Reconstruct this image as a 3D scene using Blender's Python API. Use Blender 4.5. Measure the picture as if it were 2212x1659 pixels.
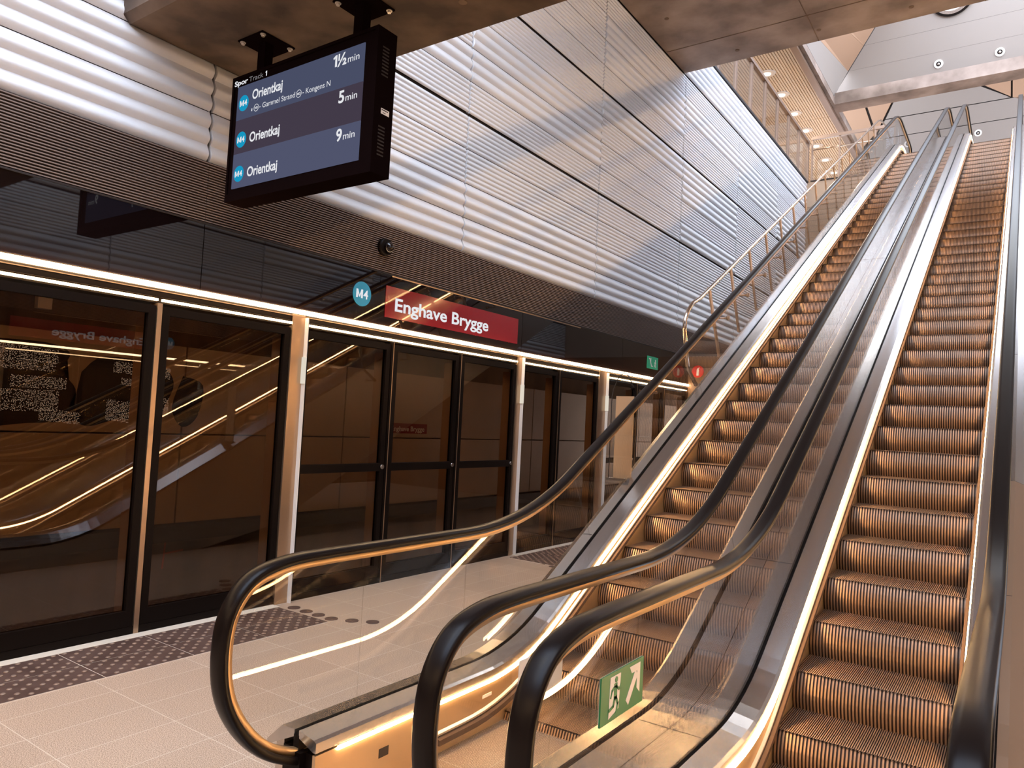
import bpy, bmesh, math, random
from mathutils import Vector, Matrix
random.seed(7)
for o in list(bpy.data.objects): bpy.data.objects.remove(o)
S = bpy.context.scene
COL = S.collection

# ------------------------------------------------------------------ camera
F, YAW, PIT, ROL = 1582.376, 0.608136, 0.052055, 0.050916
EYE = 1.63
cy, sy, cp, sp = math.cos(YAW), math.sin(YAW), math.cos(PIT), math.sin(PIT)
fw = Vector((-sy*cp, cy*cp, sp)); rt = Vector((cy, sy, 0)); up = rt.cross(fw)
cr, sr = math.cos(ROL), math.sin(ROL)
rt, up = cr*rt + sr*up, -sr*rt + cr*up
cam_d = bpy.data.cameras.new('camera'); cam = bpy.data.objects.new('camera', cam_d); COL.objects.link(cam)
cam_d.sensor_fit = 'HORIZONTAL'; cam_d.sensor_width = 36; cam_d.lens = F/2212*36
cam_d.clip_start = 0.05; cam_d.clip_end = 300
M = Matrix((rt, up, -fw)).transposed().to_4x4(); M.translation = Vector((0, 0, EYE))
cam.matrix_world = M
S.camera = cam

# ------------------------------------------------------------------ world, light, exposure
S.view_settings.view_transform = 'Standard'; S.view_settings.look = 'None'
S.view_settings.exposure = 0.0; S.view_settings.gamma = 1.0; S.view_settings.use_curve_mapping = False
try:
    S.cycles.transparent_max_bounces = 24; S.cycles.max_bounces = 10; S.cycles.glossy_bounces = 6
    S.cycles.diffuse_bounces = 4; S.cycles.caustics_reflective = False; S.cycles.caustics_refractive = False
except Exception: pass
world = bpy.data.worlds.new('sky'); S.world = world; world.use_nodes = True
wt = world.node_tree; wt.nodes.clear()
wo = wt.nodes.new('ShaderNodeOutputWorld'); wb = wt.nodes.new('ShaderNodeBackground')
wn = wt.nodes.new('ShaderNodeTexNoise'); wr = wt.nodes.new('ShaderNodeValToRGB'); wc = wt.nodes.new('ShaderNodeTexCoord')
wn.inputs['Scale'].default_value = 3.0; wn.inputs['Detail'].default_value = 6
wr.color_ramp.elements[0].position = 0.40; wr.color_ramp.elements[0].color = (0.48, 0.63, 0.92, 1)
wr.color_ramp.elements[1].position = 0.62; wr.color_ramp.elements[1].color = (0.96, 0.97, 0.98, 1)
wt.links.new(wc.outputs['Generated'], wn.inputs['Vector']); wt.links.new(wn.outputs['Fac'], wr.inputs['Fac'])
wt.links.new(wr.outputs['Color'], wb.inputs['Color']); wb.inputs['Strength'].default_value = 9.0
wt.links.new(wb.outputs[0], wo.inputs[0])

def portal(loc, sx, sy_, rot=(0, 0, 0)):
    l = bpy.data.lights.new('skylight_portal', 'AREA'); l.shape = 'RECTANGLE'; l.size = sx; l.size_y = sy_
    l.cycles.is_portal = True
    o = bpy.data.objects.new('skylight_portal', l); o.location = loc; o.rotation_euler = rot; COL.objects.link(o)
WARM = (1.0, 0.62, 0.30)
def area(loc, sx, sy_, power, rot=(0, 0, 0), color=WARM, name='soffit_or_fill_light'):
    l = bpy.data.lights.new(name, 'AREA'); l.shape = 'RECTANGLE'; l.size = sx; l.size_y = sy_
    l.energy = power; l.color = color
    o = bpy.data.objects.new(name, l); o.location = loc; o.rotation_euler = rot; COL.objects.link(o)
    return o

# ------------------------------------------------------------------ material helpers
def mat(name, col, rough=0.5, metal=0.0, spec=0.5, noise=None, bump=None, coat=0):
    m = bpy.data.materials.new(name); m.use_nodes = True; t = m.node_tree
    b = t.nodes['Principled BSDF']
    b.inputs['Base Color'].default_value = (*col, 1); b.inputs['Roughness'].default_value = rough
    b.inputs['Metallic'].default_value = metal; b.inputs['Specular IOR Level'].default_value = spec
    if coat: b.inputs['Coat Weight'].default_value = coat
    if noise:                                    # (col2, scale, stretch, detail)
        c2, sc, st, det = noise
        tc = t.nodes.new('ShaderNodeTexCoord'); mp = t.nodes.new('ShaderNodeMapping'); n = t.nodes.new('ShaderNodeTexNoise')
        r = t.nodes.new('ShaderNodeValToRGB')
        mp.inputs['Scale'].default_value = st; n.inputs['Scale'].default_value = sc; n.inputs['Detail'].default_value = det
        r.color_ramp.elements[0].position = 0.35; r.color_ramp.elements[1].position = 0.68
        r.color_ramp.elements[0].color = (*col, 1); r.color_ramp.elements[1].color = (*c2, 1)
        t.links.new(tc.outputs['Object'], mp.inputs[0]); t.links.new(mp.outputs[0], n.inputs['Vector'])
        t.links.new(n.outputs['Fac'], r.inputs[0]); t.links.new(r.outputs[0], b.inputs['Base Color'])
        if bump:
            bp = t.nodes.new('ShaderNodeBump'); bp.inputs['Strength'].default_value = bump; bp.inputs['Distance'].default_value = 0.01
            t.links.new(n.outputs['Fac'], bp.inputs['Height']); t.links.new(bp.outputs[0], b.inputs['Normal'])
    return m
def emis(name, col, s):
    m = bpy.data.materials.new(name); m.use_nodes = True; t = m.node_tree; t.nodes.clear()
    o = t.nodes.new('ShaderNodeOutputMaterial'); e = t.nodes.new('ShaderNodeEmission')
    e.inputs[0].default_value = (*col, 1); e.inputs[1].default_value = s; t.links.new(e.outputs[0], o.inputs[0]); return m
def glass(name, tint, ior=1.5, boost=1.0):
    m = bpy.data.materials.new(name); m.use_nodes = True; t = m.node_tree; t.nodes.clear()
    o = t.nodes.new('ShaderNodeOutputMaterial'); x = t.nodes.new('ShaderNodeMixShader')
    tr = t.nodes.new('ShaderNodeBsdfTransparent'); g = t.nodes.new('ShaderNodeBsdfGlossy'); f = t.nodes.new('ShaderNodeLayerWeight')
    tr.inputs[0].default_value = (*tint, 1); g.inputs['Roughness'].default_value = 0.0; f.inputs['Blend'].default_value = 0.5
    pw = t.nodes.new('ShaderNodeMath'); pw.operation = 'POWER'; pw.inputs[1].default_value = 5.0
    mu = t.nodes.new('ShaderNodeMath'); mu.operation = 'MULTIPLY_ADD'; mu.use_clamp = True; mu.inputs[1].default_value = 0.96; mu.inputs[2].default_value = 0.04*boost
    t.links.new(f.outputs['Facing'], pw.inputs[0]); t.links.new(pw.outputs[0], mu.inputs[0]); t.links.new(mu.outputs[0], x.inputs[0])
    t.links.new(tr.outputs[0], x.inputs[1]); t.links.new(g.outputs[0], x.inputs[2]); t.links.new(x.outputs[0], o.inputs[0])
    return m

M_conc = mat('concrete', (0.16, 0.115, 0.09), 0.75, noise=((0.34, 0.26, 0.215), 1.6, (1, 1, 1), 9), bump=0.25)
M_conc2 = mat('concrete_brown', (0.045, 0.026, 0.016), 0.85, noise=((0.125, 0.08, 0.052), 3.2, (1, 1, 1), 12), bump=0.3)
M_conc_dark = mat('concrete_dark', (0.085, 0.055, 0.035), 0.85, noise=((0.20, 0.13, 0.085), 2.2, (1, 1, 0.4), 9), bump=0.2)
M_clad = mat('white_cladding', (0.74, 0.74, 0.755), 0.36, 0.0, 0.6)
M_dark = mat('dark_gap', (0.015, 0.008, 0.006), 0.6)
M_slat = mat('slat_metal', (0.24, 0.175, 0.145), 0.5, 0.1, 0.2)
M_fascia = mat('black_glass', (0.006, 0.003, 0.003), 0.02, 0, 0.6)
M_black = mat('black_metal', (0.006, 0.003, 0.002), 0.5, 0, 0.12)
M_blackgloss = mat('black_rubber', (0.008, 0.005, 0.004), 0.30, 0, 0.13)
M_steel = mat('brushed_steel', (0.54, 0.51, 0.49), 0.22, 0.92)
M_steel_r = mat('satin_steel', (0.62, 0.55, 0.49), 0.38, 0.85)
M_deckrefl = mat('deck_tan_reflection', (0.30, 0.19, 0.12), 0.4, 0.5)  # tan stands in for brown concrete mirrored in the right outer deck
M_case = mat('display_black', (0.006, 0.003, 0.003), 0.95, 0, 0.0)
M_bronze_s = mat('bronze_satin', (0.44, 0.29, 0.18), 0.5, 0.3)
M_bronze = mat('bronze_metal', (0.48, 0.33, 0.22), 0.32, 0.85)
M_skirt = mat('skirt_metal', (0.62, 0.44, 0.27), 0.33, 0.75)
M_guide = mat('handrail_guide', (0.55, 0.37, 0.20), 0.4, 0.75)
M_rib = mat('step_rib', (0.27, 0.165, 0.10), 0.42, 0.5)
M_groove = mat('step_groove', (0.030, 0.011, 0.004), 0.6)
M_brush = mat('brush', (0.05, 0.025, 0.012), 0.9)
M_rail = mat('rail_steel', (0.66, 0.55, 0.46), 0.16, 0.95)
M_post = mat('post_steel', (0.58, 0.42, 0.30), 0.28, 0.9)
M_psd = glass('door_glass', (0.60, 0.50, 0.42), 1.5, 1.5)
M_glass = glass('clear_glass', (0.955, 0.95, 0.935), 1.5, 1.0)
M_led = emis('led_strip', (1.0, 0.68, 0.38), 32)
M_led3 = emis('led_strip_escalator', (1.0, 0.60, 0.27), 88)
M_led2 = emis('led_strip_low', (1.0, 0.68, 0.36), 14)
M_edge = mat('white_edge', (0.78, 0.68, 0.55), 0.5)
M_wood = mat('brown_frame', (0.28, 0.19, 0.14), 0.4, 0.4)
M_plate = mat('roof_plate', (0.29, 0.255, 0.23), 0.4, 0.0, 0.3)
M_plate_w = mat('roof_plate_warm', (0.38, 0.235, 0.15), 0.45)
M_white = mat('white_paint', (0.82, 0.78, 0.74), 0.5)
M_text = emis('lit_white', (0.95, 0.96, 1.0), 0.82)
M_signwhite = mat('sign_white', (0.88, 0.84, 0.80), 0.4)
M_red = mat('sign_red', (0.27, 0.006, 0.016), 0.12, 0, 0.5, coat=0.6)
M_cyan = mat('sign_cyan', (0.01, 0.33, 0.55), 0.3)
M_green = mat('sign_green', (0.01, 0.20, 0.07), 0.35)
M_green2 = mat('sign_green_light', (0.03, 0.42, 0.22), 0.35)
M_redsign = mat('hose_red', (0.65, 0.03, 0.02), 0.35)
M_trackpanel = mat('track_panel', (0.42, 0.30, 0.20), 0.35, noise=((0.50, 0.36, 0.25), 1.2, (1, 1, 1), 3))
M_tact = mat('tactile_dark', (0.075, 0.040, 0.030), 0.55, noise=((0.12, 0.07, 0.055), 5, (1, 1, 1), 5))
M_stud = mat('stud_top', (0.34, 0.24, 0.18), 0.3, 0.2)
M_grout = mat('grout', (0.75, 0.65, 0.52), 0.7)

def floor_mat():
    m = bpy.data.materials.new('terrazzo_tiles'); m.use_nodes = True; t = m.node_tree; b = t.nodes['Principled BSDF']
    tc = t.nodes.new('ShaderNodeTexCoord')
    n = t.nodes.new('ShaderNodeTexNoise'); n.inputs['Scale'].default_value = 210; n.inputs['Detail'].default_value = 2
    r = t.nodes.new('ShaderNodeValToRGB'); r.color_ramp.elements[0].position = 0.36; r.color_ramp.elements[1].position = 0.62
    r.color_ramp.elements[0].color = (0.26, 0.165, 0.105, 1); r.color_ramp.elements[1].color = (0.72, 0.55, 0.41, 1)
    n2 = t.nodes.new('ShaderNodeTexNoise'); n2.inputs['Scale'].default_value = 1.3; n2.inputs['Detail'].default_value = 3
    mx0 = t.nodes.new('ShaderNodeMixRGB'); mx0.blend_type = 'MULTIPLY'; mx0.inputs[0].default_value = 0.35
    br = t.nodes.new('ShaderNodeTexBrick'); mp = t.nodes.new('ShaderNodeMapping')
    mp.inputs['Rotation'].default_value = (0, 0, math.pi/2); mp.inputs['Location'].default_value = (-1.75, -4.41, 0)
    br.inputs['Scale'].default_value = 1; br.inputs['Brick Width'].default_value = 0.57*1.0; br.inputs['Row Height'].default_value = 0.307
    br.inputs['Mortar Size'].default_value = 0.0022; br.inputs['Mortar Smooth'].default_value = 0.2; br.offset = 0.0
    br.inputs['Color1'].default_value = (1, 1, 1, 1); br.inputs['Color2'].default_value = (0.93, 0.92, 0.91, 1)
    mx = t.nodes.new('ShaderNodeMixRGB'); mx2 = t.nodes.new('ShaderNodeMixRGB'); mx2.blend_type = 'MULTIPLY'; mx2.inputs[0].default_value = 1
    t.links.new(tc.outputs['Object'], n.inputs['Vector']); t.links.new(n.outputs['Fac'], r.inputs[0])
    t.links.new(tc.outputs['Object'], n2.inputs['Vector']); t.links.new(r.outputs[0], mx0.inputs[1]); t.links.new(n2.outputs['Fac'], mx0.inputs[2])
    t.links.new(tc.outputs['Object'], mp.inputs[0]); t.links.new(mp.outputs[0], br.inputs['Vector'])
    t.links.new(r.outputs[0], mx2.inputs[1]); t.links.new(br.outputs['Color'], mx2.inputs[2])
    t.links.new(br.outputs['Fac'], mx.inputs[0]); t.links.new(mx2.outputs[0], mx.inputs[1]); mx.inputs[2].default_value = (0.72, 0.62, 0.50, 1)
    t.links.new(mx.outputs[0], b.inputs['Base Color']); b.inputs['Roughness'].default_value = 0.42
    return m
M_floor = floor_mat()

# ------------------------------------------------------------------ geometry helpers
def NB(): return bmesh.new()
def bx(bm, x0, x1, y0, y1, z0, z1, mi=0):
    v = [bm.verts.new((x, y, z)) for x in (x0, x1) for y in (y0, y1) for z in (z0, z1)]
    for f in ((0, 1, 3, 2), (4, 6, 7, 5), (0, 4, 5, 1), (2, 3, 7, 6), (0, 2, 6, 4), (1, 5, 7, 3)):
        fc = bm.faces.new([v[i] for i in f]); fc.material_index = mi
    return v
def xform(vs, mtx):
    for v in vs: v.co = mtx @ v.co
def cyl(bm, p0, p1, r, n=12, r1=None, mi=0, caps=True):
    p0, p1 = Vector(p0), Vector(p1); d = (p1-p0).normalized(); a = d.orthogonal().normalized(); b = d.cross(a)
    r1 = r if r1 is None else r1
    A = [bm.verts.new(p0 + r*(math.cos(2*math.pi*i/n)*a + math.sin(2*math.pi*i/n)*b)) for i in range(n)]
    B = [bm.verts.new(p1 + r1*(math.cos(2*math.pi*i/n)*a + math.sin(2*math.pi*i/n)*b)) for i in range(n)]
    for i in range(n):
        f = bm.faces.new((A[i], A[(i+1) % n], B[(i+1) % n], B[i])); f.smooth = True; f.material_index = mi
    if caps:
        bm.faces.new(A[::-1]).material_index = mi; bm.faces.new(B).material_index = mi
def tube(bm, pts, r, n=10):
    pts = [Vector(p) for p in pts]; rings = []
    a = None
    for i, p in enumerate(pts):
        d = (pts[min(i+1, len(pts)-1)] - pts[max(i-1, 0)]).normalized()
        a = d.orthogonal().normalized() if a is None else (a - d*a.dot(d)).normalized()
        b = d.cross(a)
        rings.append([bm.verts.new(p + r*(math.cos(2*math.pi*k/n)*a + math.sin(2*math.pi*k/n)*b)) for k in range(n)])
    for A, B in zip(rings, rings[1:]):
        for k in range(n):
            f = bm.faces.new((A[k], A[(k+1) % n], B[(k+1) % n], B[k])); f.smooth = True
    bm.faces.new(rings[0][::-1]); bm.faces.new(rings[-1])
def prism(bm, pts, dvec, mi=0):                   # planar outline extruded by dvec
    A = [bm.verts.new(p) for p in pts]; dv = Vector(dvec); B = [bm.verts.new(Vector(p)+dv) for p in pts]
    bm.faces.new(A[::-1]).material_index = mi; bm.faces.new(B).material_index = mi
    n = len(A)
    for i in range(n): bm.faces.new((A[i], A[(i+1) % n], B[(i+1) % n], B[i])).material_index = mi
def sphere(bm, c, r, sq=(1, 1, 1), n=16):
    res = bmesh.ops.create_uvsphere(bm, u_segments=n, v_segments=n//2, radius=r)
    for v in res['verts']: v.co = Vector((v.co.x*sq[0], v.co.y*sq[1], v.co.z*sq[2])) + Vector(c)
def obj(name, bm, mats, parent=None, smooth=False):
    me = bpy.data.meshes.new(name)
    bmesh.ops.recalc_face_normals(bm, faces=bm.faces)
    if smooth:
        for f in bm.faces: f.smooth = True
    bm.to_mesh(me); bm.free()
    for m in (mats if isinstance(mats, (list, tuple)) else [mats]): me.materials.append(m)
    o = bpy.data.objects.new(name, me); COL.objects.link(o)
    if parent is not None: o.parent = parent; o.matrix_parent_inverse = parent.matrix_world.inverted() if False else Matrix.Translation(-Vector(parent.location))
    return o
def box(name, m, parent, *b):
    bm = NB(); bx(bm, *b); return obj(name, bm, m, parent)
def tag(o, label, cat, group=None, kind=None):
    o['label'] = label; o['category'] = cat
    if group: o['group'] = group
    if kind: o['kind'] = kind
    return o
def thing(name, label, cat, loc=(0, 0, 0), group=None, kind=None):
    o = bpy.data.objects.new(name, None); o.location = loc; o.empty_display_size = 0.1; COL.objects.link(o)
    return tag(o, label, cat, group, kind)
def struct(name, bm, m, label, cat, parent=None):
    o = obj(name, bm, m, parent)
    if parent is None: tag(o, label, cat, None, 'structure')
    return o
def text(name, body, m, parent, frame, width=None, height=0.1, bold=0.0, ext=0.0008, align='LEFT'):
    # frame = (origin, xdir, ydir); height = cap height in metres; width = full text width
    cu = bpy.data.curves.new('tmp', 'FONT'); cu.body = body; cu.size = 1.0; cu.extrude = 0; cu.offset = bold
    to = bpy.data.objects.new('tmp', cu); COL.objects.link(to)
    dg = bpy.context.evaluated_depsgraph_get(); dg.update()
    me = bpy.data.meshes.new_from_object(to.evaluated_get(dg)); bpy.data.objects.remove(to)
    xs = [v.co.x for v in me.vertices]; x0, x1 = min(xs), max(xs)
    sy_ = height/0.70; sx = (width/(x1-x0)) if width else sy_*0.92
    o3, xd, yd = Vector(frame[0]), Vector(frame[1]).normalized(), Vector(frame[2]).normalized(); nd = xd.cross(yd)
    w = (x1-x0)*sx; sh = 0 if align == 'LEFT' else (-w if align == 'RIGHT' else -w/2)
    bm = NB(); bm.from_mesh(me); bpy.data.meshes.remove(me)
    for v in bm.verts: v.co = o3 + xd*((v.co.x-x0)*sx + sh) + yd*(v.co.y*sy_) + nd*ext
    me2 = bpy.data.meshes.new(name); bm.to_mesh(me2); bm.free(); me2.materials.append(m)
    o = bpy.data.objects.new(name, me2); COL.objects.link(o)
    if parent is not None: o.parent = parent; o.matrix_parent_inverse = Matrix.Translation(-Vector(parent.location))
    return o
def flat2d(name, polys, m, parent, frame, th=0.002):   # 2D outlines in a frame -> thin raised marks
    o3, xd, yd = Vector(frame[0]), Vector(frame[1]).normalized(), Vector(frame[2]).normalized(); nd = xd.cross(yd)
    bm = NB()
    for p in polys: prism(bm, [o3+xd*a+yd*b for a, b in p], nd*th)
    bmesh.ops.triangulate(bm, faces=[f for f in bm.faces if len(f.verts) > 4], ngon_method='EAR_CLIP')
    return obj(name, bm, m, parent)
def one(name, m, parent, o3, xd, zd, h):
    k = h/0.7; return flat2d(name, [[(.30*k, 0), (.46*k, 0), (.46*k, .7*k), (.34*k, .7*k)], [(.30*k, .0*k), (.34*k, .7*k), (.30*k, .67*k)], [(.12*k, .56*k), (.17*k, .45*k), (.31*k, .55*k), (.34*k, .7*k)]], m, parent, (o3, xd, zd), .0008)
def line_mark(name, m, parent, o3, xd, yd, h, w, digit):
    # bold capital M drawn from strokes, then the digit
    xd = Vector(xd).normalized(); yd = Vector(yd).normalized(); nd = xd.cross(yd)
    mw = w*.56; s = h*.26; x0 = -w/2
    pol = [[(x0, 0), (x0+s, 0), (x0+s, h), (x0, h)], [(x0+mw-s, 0), (x0+mw, 0), (x0+mw, h), (x0+mw-s, h)],
           [(x0+s*.35, h), (x0+s*1.0, h), (x0+mw/2+s*.32, h*.12), (x0+mw/2-s*.32, h*.12)], [(x0+mw-s, h), (x0+mw-s*.35, h), (x0+mw/2+s*.32, h*.12), (x0+mw/2-s*.32, h*.12)]]
    bm = NB(); o3 = Vector(o3)
    for i, p in enumerate(pol): prism(bm, [o3+xd*a+yd*b for a, b in p], nd*(h*.012+i*h*.001))
    o = obj(name, bm, m, parent)
    text(name, digit, m, parent, (o3+xd*(x0+mw+w*.05), xd, yd), w*.39, h, .02, ext=h*.014)
    return o
def circ(cx, cz, r, n=32): return [(cx+r*math.cos(2*math.pi*i/n), cz+r*math.sin(2*math.pi*i/n)) for i in range(n)]
def bar2(a, b, w):
    a, b = Vector(a), Vector(b); d = (b-a).normalized()*w/2; q = Vector((-d.y, d.x))
    return [tuple(a+q-d*0.6), tuple(a-q-d*0.6), tuple(b-q+d*0.6), tuple(b+q+d*0.6)]

XL, XR = -5.13, 2.73            # the two screen walls of the island platform
YB, YE = -12.0, 21.8            # hall runs from behind the camera to the end wall
ZU = 8.24                       # upper floor
def side(s):                    # +1 left wall facing +x, -1 right wall facing -x
    return (XL, 1.0) if s > 0 else (XR, -1.0)

# ================================================================== LARGE STRUCTURE
bm = NB(); bx(bm, XL-0.02, XR+0.02, YB, 24, -0.25, 0); struct('floor', bm, M_floor, 'beige speckled stone platform floor with thin tile joints', 'floor')
for s, nm in ((1, 'left'), (-1, 'right')):
    x, d = side(s)
    # track trough, far tunnel wall
    bm = NB(); xa, xb = sorted((x-d*0.02, x-d*3.9)); bx(bm, xa, xb, YB, 24, -1.45, -1.25)
    bx(bm, *sorted((x-d*0.02, x-d*0.2)), YB, 24, -1.25, -0.02)
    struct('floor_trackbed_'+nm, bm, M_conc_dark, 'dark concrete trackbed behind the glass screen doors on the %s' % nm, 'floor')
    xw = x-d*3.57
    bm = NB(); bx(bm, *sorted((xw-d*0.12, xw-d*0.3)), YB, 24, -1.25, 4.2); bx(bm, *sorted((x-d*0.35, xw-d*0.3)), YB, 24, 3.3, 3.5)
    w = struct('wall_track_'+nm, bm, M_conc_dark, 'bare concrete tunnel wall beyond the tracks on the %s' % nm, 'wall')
    bm = NB(); bx(bm, *sorted((xw-d*0.12, xw+d*0.10)), YB, 24, -0.06, 0.13); obj('cable_tray', bm, M_dark, w)
    bm = NB(); y = -2.85
    while y < 22:
        bx(bm, *sorted((xw-d*0.12, xw)), y+.012, y+2.70-.012, 0.155, 1.255); bx(bm, *sorted((xw-d*0.12, xw)), y+.012, y+2.70-.012, 1.275, 2.37); y += 2.70
    obj('wall_panel', bm, M_trackpanel, w)
    bm = NB(); bx(bm, *sorted((x-d*0.34, x-d*0.31)), -6, 13, 2.40, 2.44)  # added glowing strip, hidden by the header, to brighten the tunnel panels
    o = obj('tunnel_fill_strip', bm, emis('tunnel_fill_'+nm, (1, 0.62, 0.33), 28.0)); tag(o, 'added long thin fill strip hidden behind the door header on the %s side' % nm, 'lamp')

# corrugated cladding of the two long walls
PITCH = 0.391
BAYS = [-12.48, -9.35, -6.22, -3.09, 0.04, 3.17, 6.29, 9.40, 12.54, 15.69, 18.82, 21.8]
def cladding(s, nm):
    x, d = side(s)
    bm = NB(); bx(bm, *sorted((x-d*0.06, x-d*0.35)), YB, YE, 2.47, 8.97)
    w = struct('wall_'+nm, bm, M_dark, 'long station wall clad in white ribbed metal above the %s platform doors' % nm, 'wall')
    rnd = random.Random(11 if s > 0 else 5)
    for b in range(len(BAYS)-1):
        y0, y1 = BAYS[b]+0.012, BAYS[b+1]-0.012
        bm = NB()
        for k in range(14):
            gap_t = 0.018 if k in (3, 7, 11) else 0.007
            gap_b = 0.018 if k in (4, 8, 12) else 0.0
            z0 = 3.512+PITCH*k+gap_b; z1 = 3.512+PITCH*(k+1)-gap_t
            if k in (0, 1): n = 3
            elif k == 2: n = 3 if y0 < 3 else 7
            elif k in (6, 10): n = 3 if rnd.random() < 0.6 else 7
            else: n = 7 if rnd.random() < 0.62 else 3
            if k >= 12: n = 3
            dep = 0.034 if n == 3 else 0.017
            prof = []
            for i in range(n):
                for j in range(7):
                    t = j/7; prof.append((z1-(z1-z0)*(i+t)/n, dep*math.sin(math.pi*(0.06+0.94*t)**1.5)))
            prof.append((z0, 0.0))
            A = [bm.verts.new((x-d*0.04+d*q, y0, z)) for z, q in prof]; B = [bm.verts.new((x-d*0.04+d*q, y1, z)) for z, q in prof]
            for i in range(len(prof)-1):
                f = bm.faces.new((A[i], B[i], B[i+1], A[i+1])); f.smooth = True
                if i % 7 == 0: bm.edges.get((A[i], B[i])).smooth = False
            for yy, R_ in ((y0, A), (y1, B)):                       # closed ends and back
                c = [bm.verts.new((x-d*0.06, yy, z0)), bm.verts.new((x-d*0.06, yy, z1))]
                bm.faces.new(R_+c if yy == y1 else (R_+c)[::-1])
        o = obj('cladding_panel', bm, M_clad, w)
        if s > 0: pass
    return w
wl = cladding(1, 'left'); wr_ = cladding(-1, 'right')

# concrete beams across the hall
def beam(n, y0, y1, z0, z1, label, ch=0.05):
    bm = NB()
    pr = [(y0, z1), (y0, z0+ch), (y0+ch, z0), (y1-ch*0.4, z0), (y1, z0+ch*0.4), (y1, z1)]
    prism(bm, [(XL-0.02, a, b) for a, b in pr], (XR-XL+0.04, 0, 0))
    return bm
def joints(bm, x0, x1, y0, y1, z): pass
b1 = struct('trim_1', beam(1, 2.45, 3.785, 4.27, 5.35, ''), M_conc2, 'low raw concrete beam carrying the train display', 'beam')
b2 = struct('trim_2', beam(2, 5.1, 12.46, 8.2, 9.5, '', 0.02), M_conc, 'wide raw concrete slab beam high above the escalators', 'beam')
bm = NB()
for y in (9.4, 11.58):                                   # recessed shuttering joints
    bx(bm, XL, XR, y-0.008, y+0.008, 8.194, 8.2)
for xj in (-2.82, -0.5, 1.8): bx(bm, xj-0.006, xj+0.006, 5.1, 12.45, 8.195, 8.2)
obj('shuttering_joint', bm, M_conc_dark, b2)
rnd = random.Random(3)
bm = NB()
for i in range(9):
    xx = XL+0.5+i*0.85; yy = 2.75 if i % 2 else 3.45
    cyl(bm, (xx, yy, 4.2635), (xx, yy, 4.271), 0.028, 14)
obj('tie_hole', bm, M_conc_dark, b1)
bm = NB()
for i in range(12): cyl(bm, (XL+0.4+i*0.66, 12.1 if i % 2 else 10.6, 8.1935), (XL+0.4+i*0.66, 12.1 if i % 2 else 10.6, 8.2), 0.035, 14)
obj('tie_hole', bm, M_conc_dark, b2)
b3 = struct('trim_3', beam(3, -3.6, -2.2, 4.27, 5.35, ''), M_conc, 'raw concrete beam behind the camera', 'beam')

# low ceiling behind the camera and end walls
bm = NB(); bx(bm, XL-0.3, XR+0.3, YB, -3.6, 4.27, 4.6); struct('ceiling', bm, M_conc, 'flat concrete ceiling over the rear of the platform', 'ceiling')
bm = NB(); bx(bm, -9.2, 6.8, YB-0.3, YB, -1.3, 9.5); struct('wall_back', bm, M_conc, 'concrete end wall at the rear of the hall', 'wall')
bm = NB(); bx(bm, XL-0.3, XR+0.3, YE, YE+0.25, -0.2, ZU); bx(bm, XL-0.3, -2.72, YE-0.02, YE+0.25, ZU, 8.97)
wf = struct('wall_front', bm, mat('bronze_panel', (0.36, 0.25, 0.17), 0.3, 0.3), 'brown panelled wall under the upper landing', 'wall')
bm = NB(); bx(bm, XL-0.06, XR+0.06, 13.14, 13.3, 0, 3.03); struct('wall_end', bm, mat('brown_wall', (0.16, 0.09, 0.05), 0.4, 0.2), 'dark brown wall closing the platform beneath the escalators', 'wall')
# upper floor
bm = NB(); bx(bm, -3.0, XR+4, 20.1, 38, ZU-0.3, ZU-0.01); bx(bm, -10.5, XL-0.4, 10, 38, 8.6, 8.9); bx(bm, XL, -3.0, YE+0.25, 38, ZU-0.3, ZU-0.01)
struct('floor_upper', bm, M_floor, 'pale floor of the upper hall at the escalator top', 'floor')
# gallery: soffit with fine slats, fascia, roof beam
bm = NB()
bx(bm, -10.5, -4.80, 10, 38, 11.34, 11.6)
x = -10.4
while x < -4.82:
    bx(bm, x, x+0.045, 10, 22.93, 11.30, 11.34); bx(bm, x, x+0.045, 22.96, 38, 11.30, 11.34); x += 0.07
M_sof = mat('soffit_slats', (0.86, 0.74, 0.60), 0.55)
sof = struct('ceiling_upper', bm, M_sof, 'beige slatted soffit of the upper gallery', 'ceiling')
bm = NB(); bx(bm, -4.80, -4.64, 8, 38, 11.22, 11.75); struct('trim_4', bm, M_wood, 'brown metal edge beam of the gallery soffit', 'beam')
bm = NB(); bx(bm, -4.64, -4.54, 8, 38, 11.30, 11.50); struct('trim_5', bm, M_conc, 'thin pale concrete edge along the gallery roof', 'beam')
bm = NB(); bx(bm, -4.54, XR+3, 22.16, 22.78, 11.3, 11.64); struct('trim_6', bm, M_conc, 'slim concrete roof beam beneath the slanted roof plates', 'beam')
bm = NB(); bx(bm, -10.7, -10.5, 10, 38, 8.6, 11.6); bx(bm, -10.5, XR+4, 38, 38.3, 8, 13); struct('wall_upper', bm, M_plate, 'pale far walls of the upper hall', 'wall')
# right edge of the roof opening mirrors the left
bm = NB(); bx(bm, XR+0.0, XR+0.3, YB, 22.1, 8.97, 11.6); struct('wall_upper_right', bm, M_clad, 'white upper wall on the right of the skylight', 'wall')
bm = NB()
for y in range(-2, 22, 3): bx(bm, -4.5, XR, y, y+0.12, 15.3, 15.55)
for x in (-3.4, -1.0, 1.4): bx(bm, x-0.05, x+0.05, -3, 21.5, 15.32, 15.5)
o = struct('window_1', bm, M_steel_r, 'steel bars of the big roof skylight', 'skylight')

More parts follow.
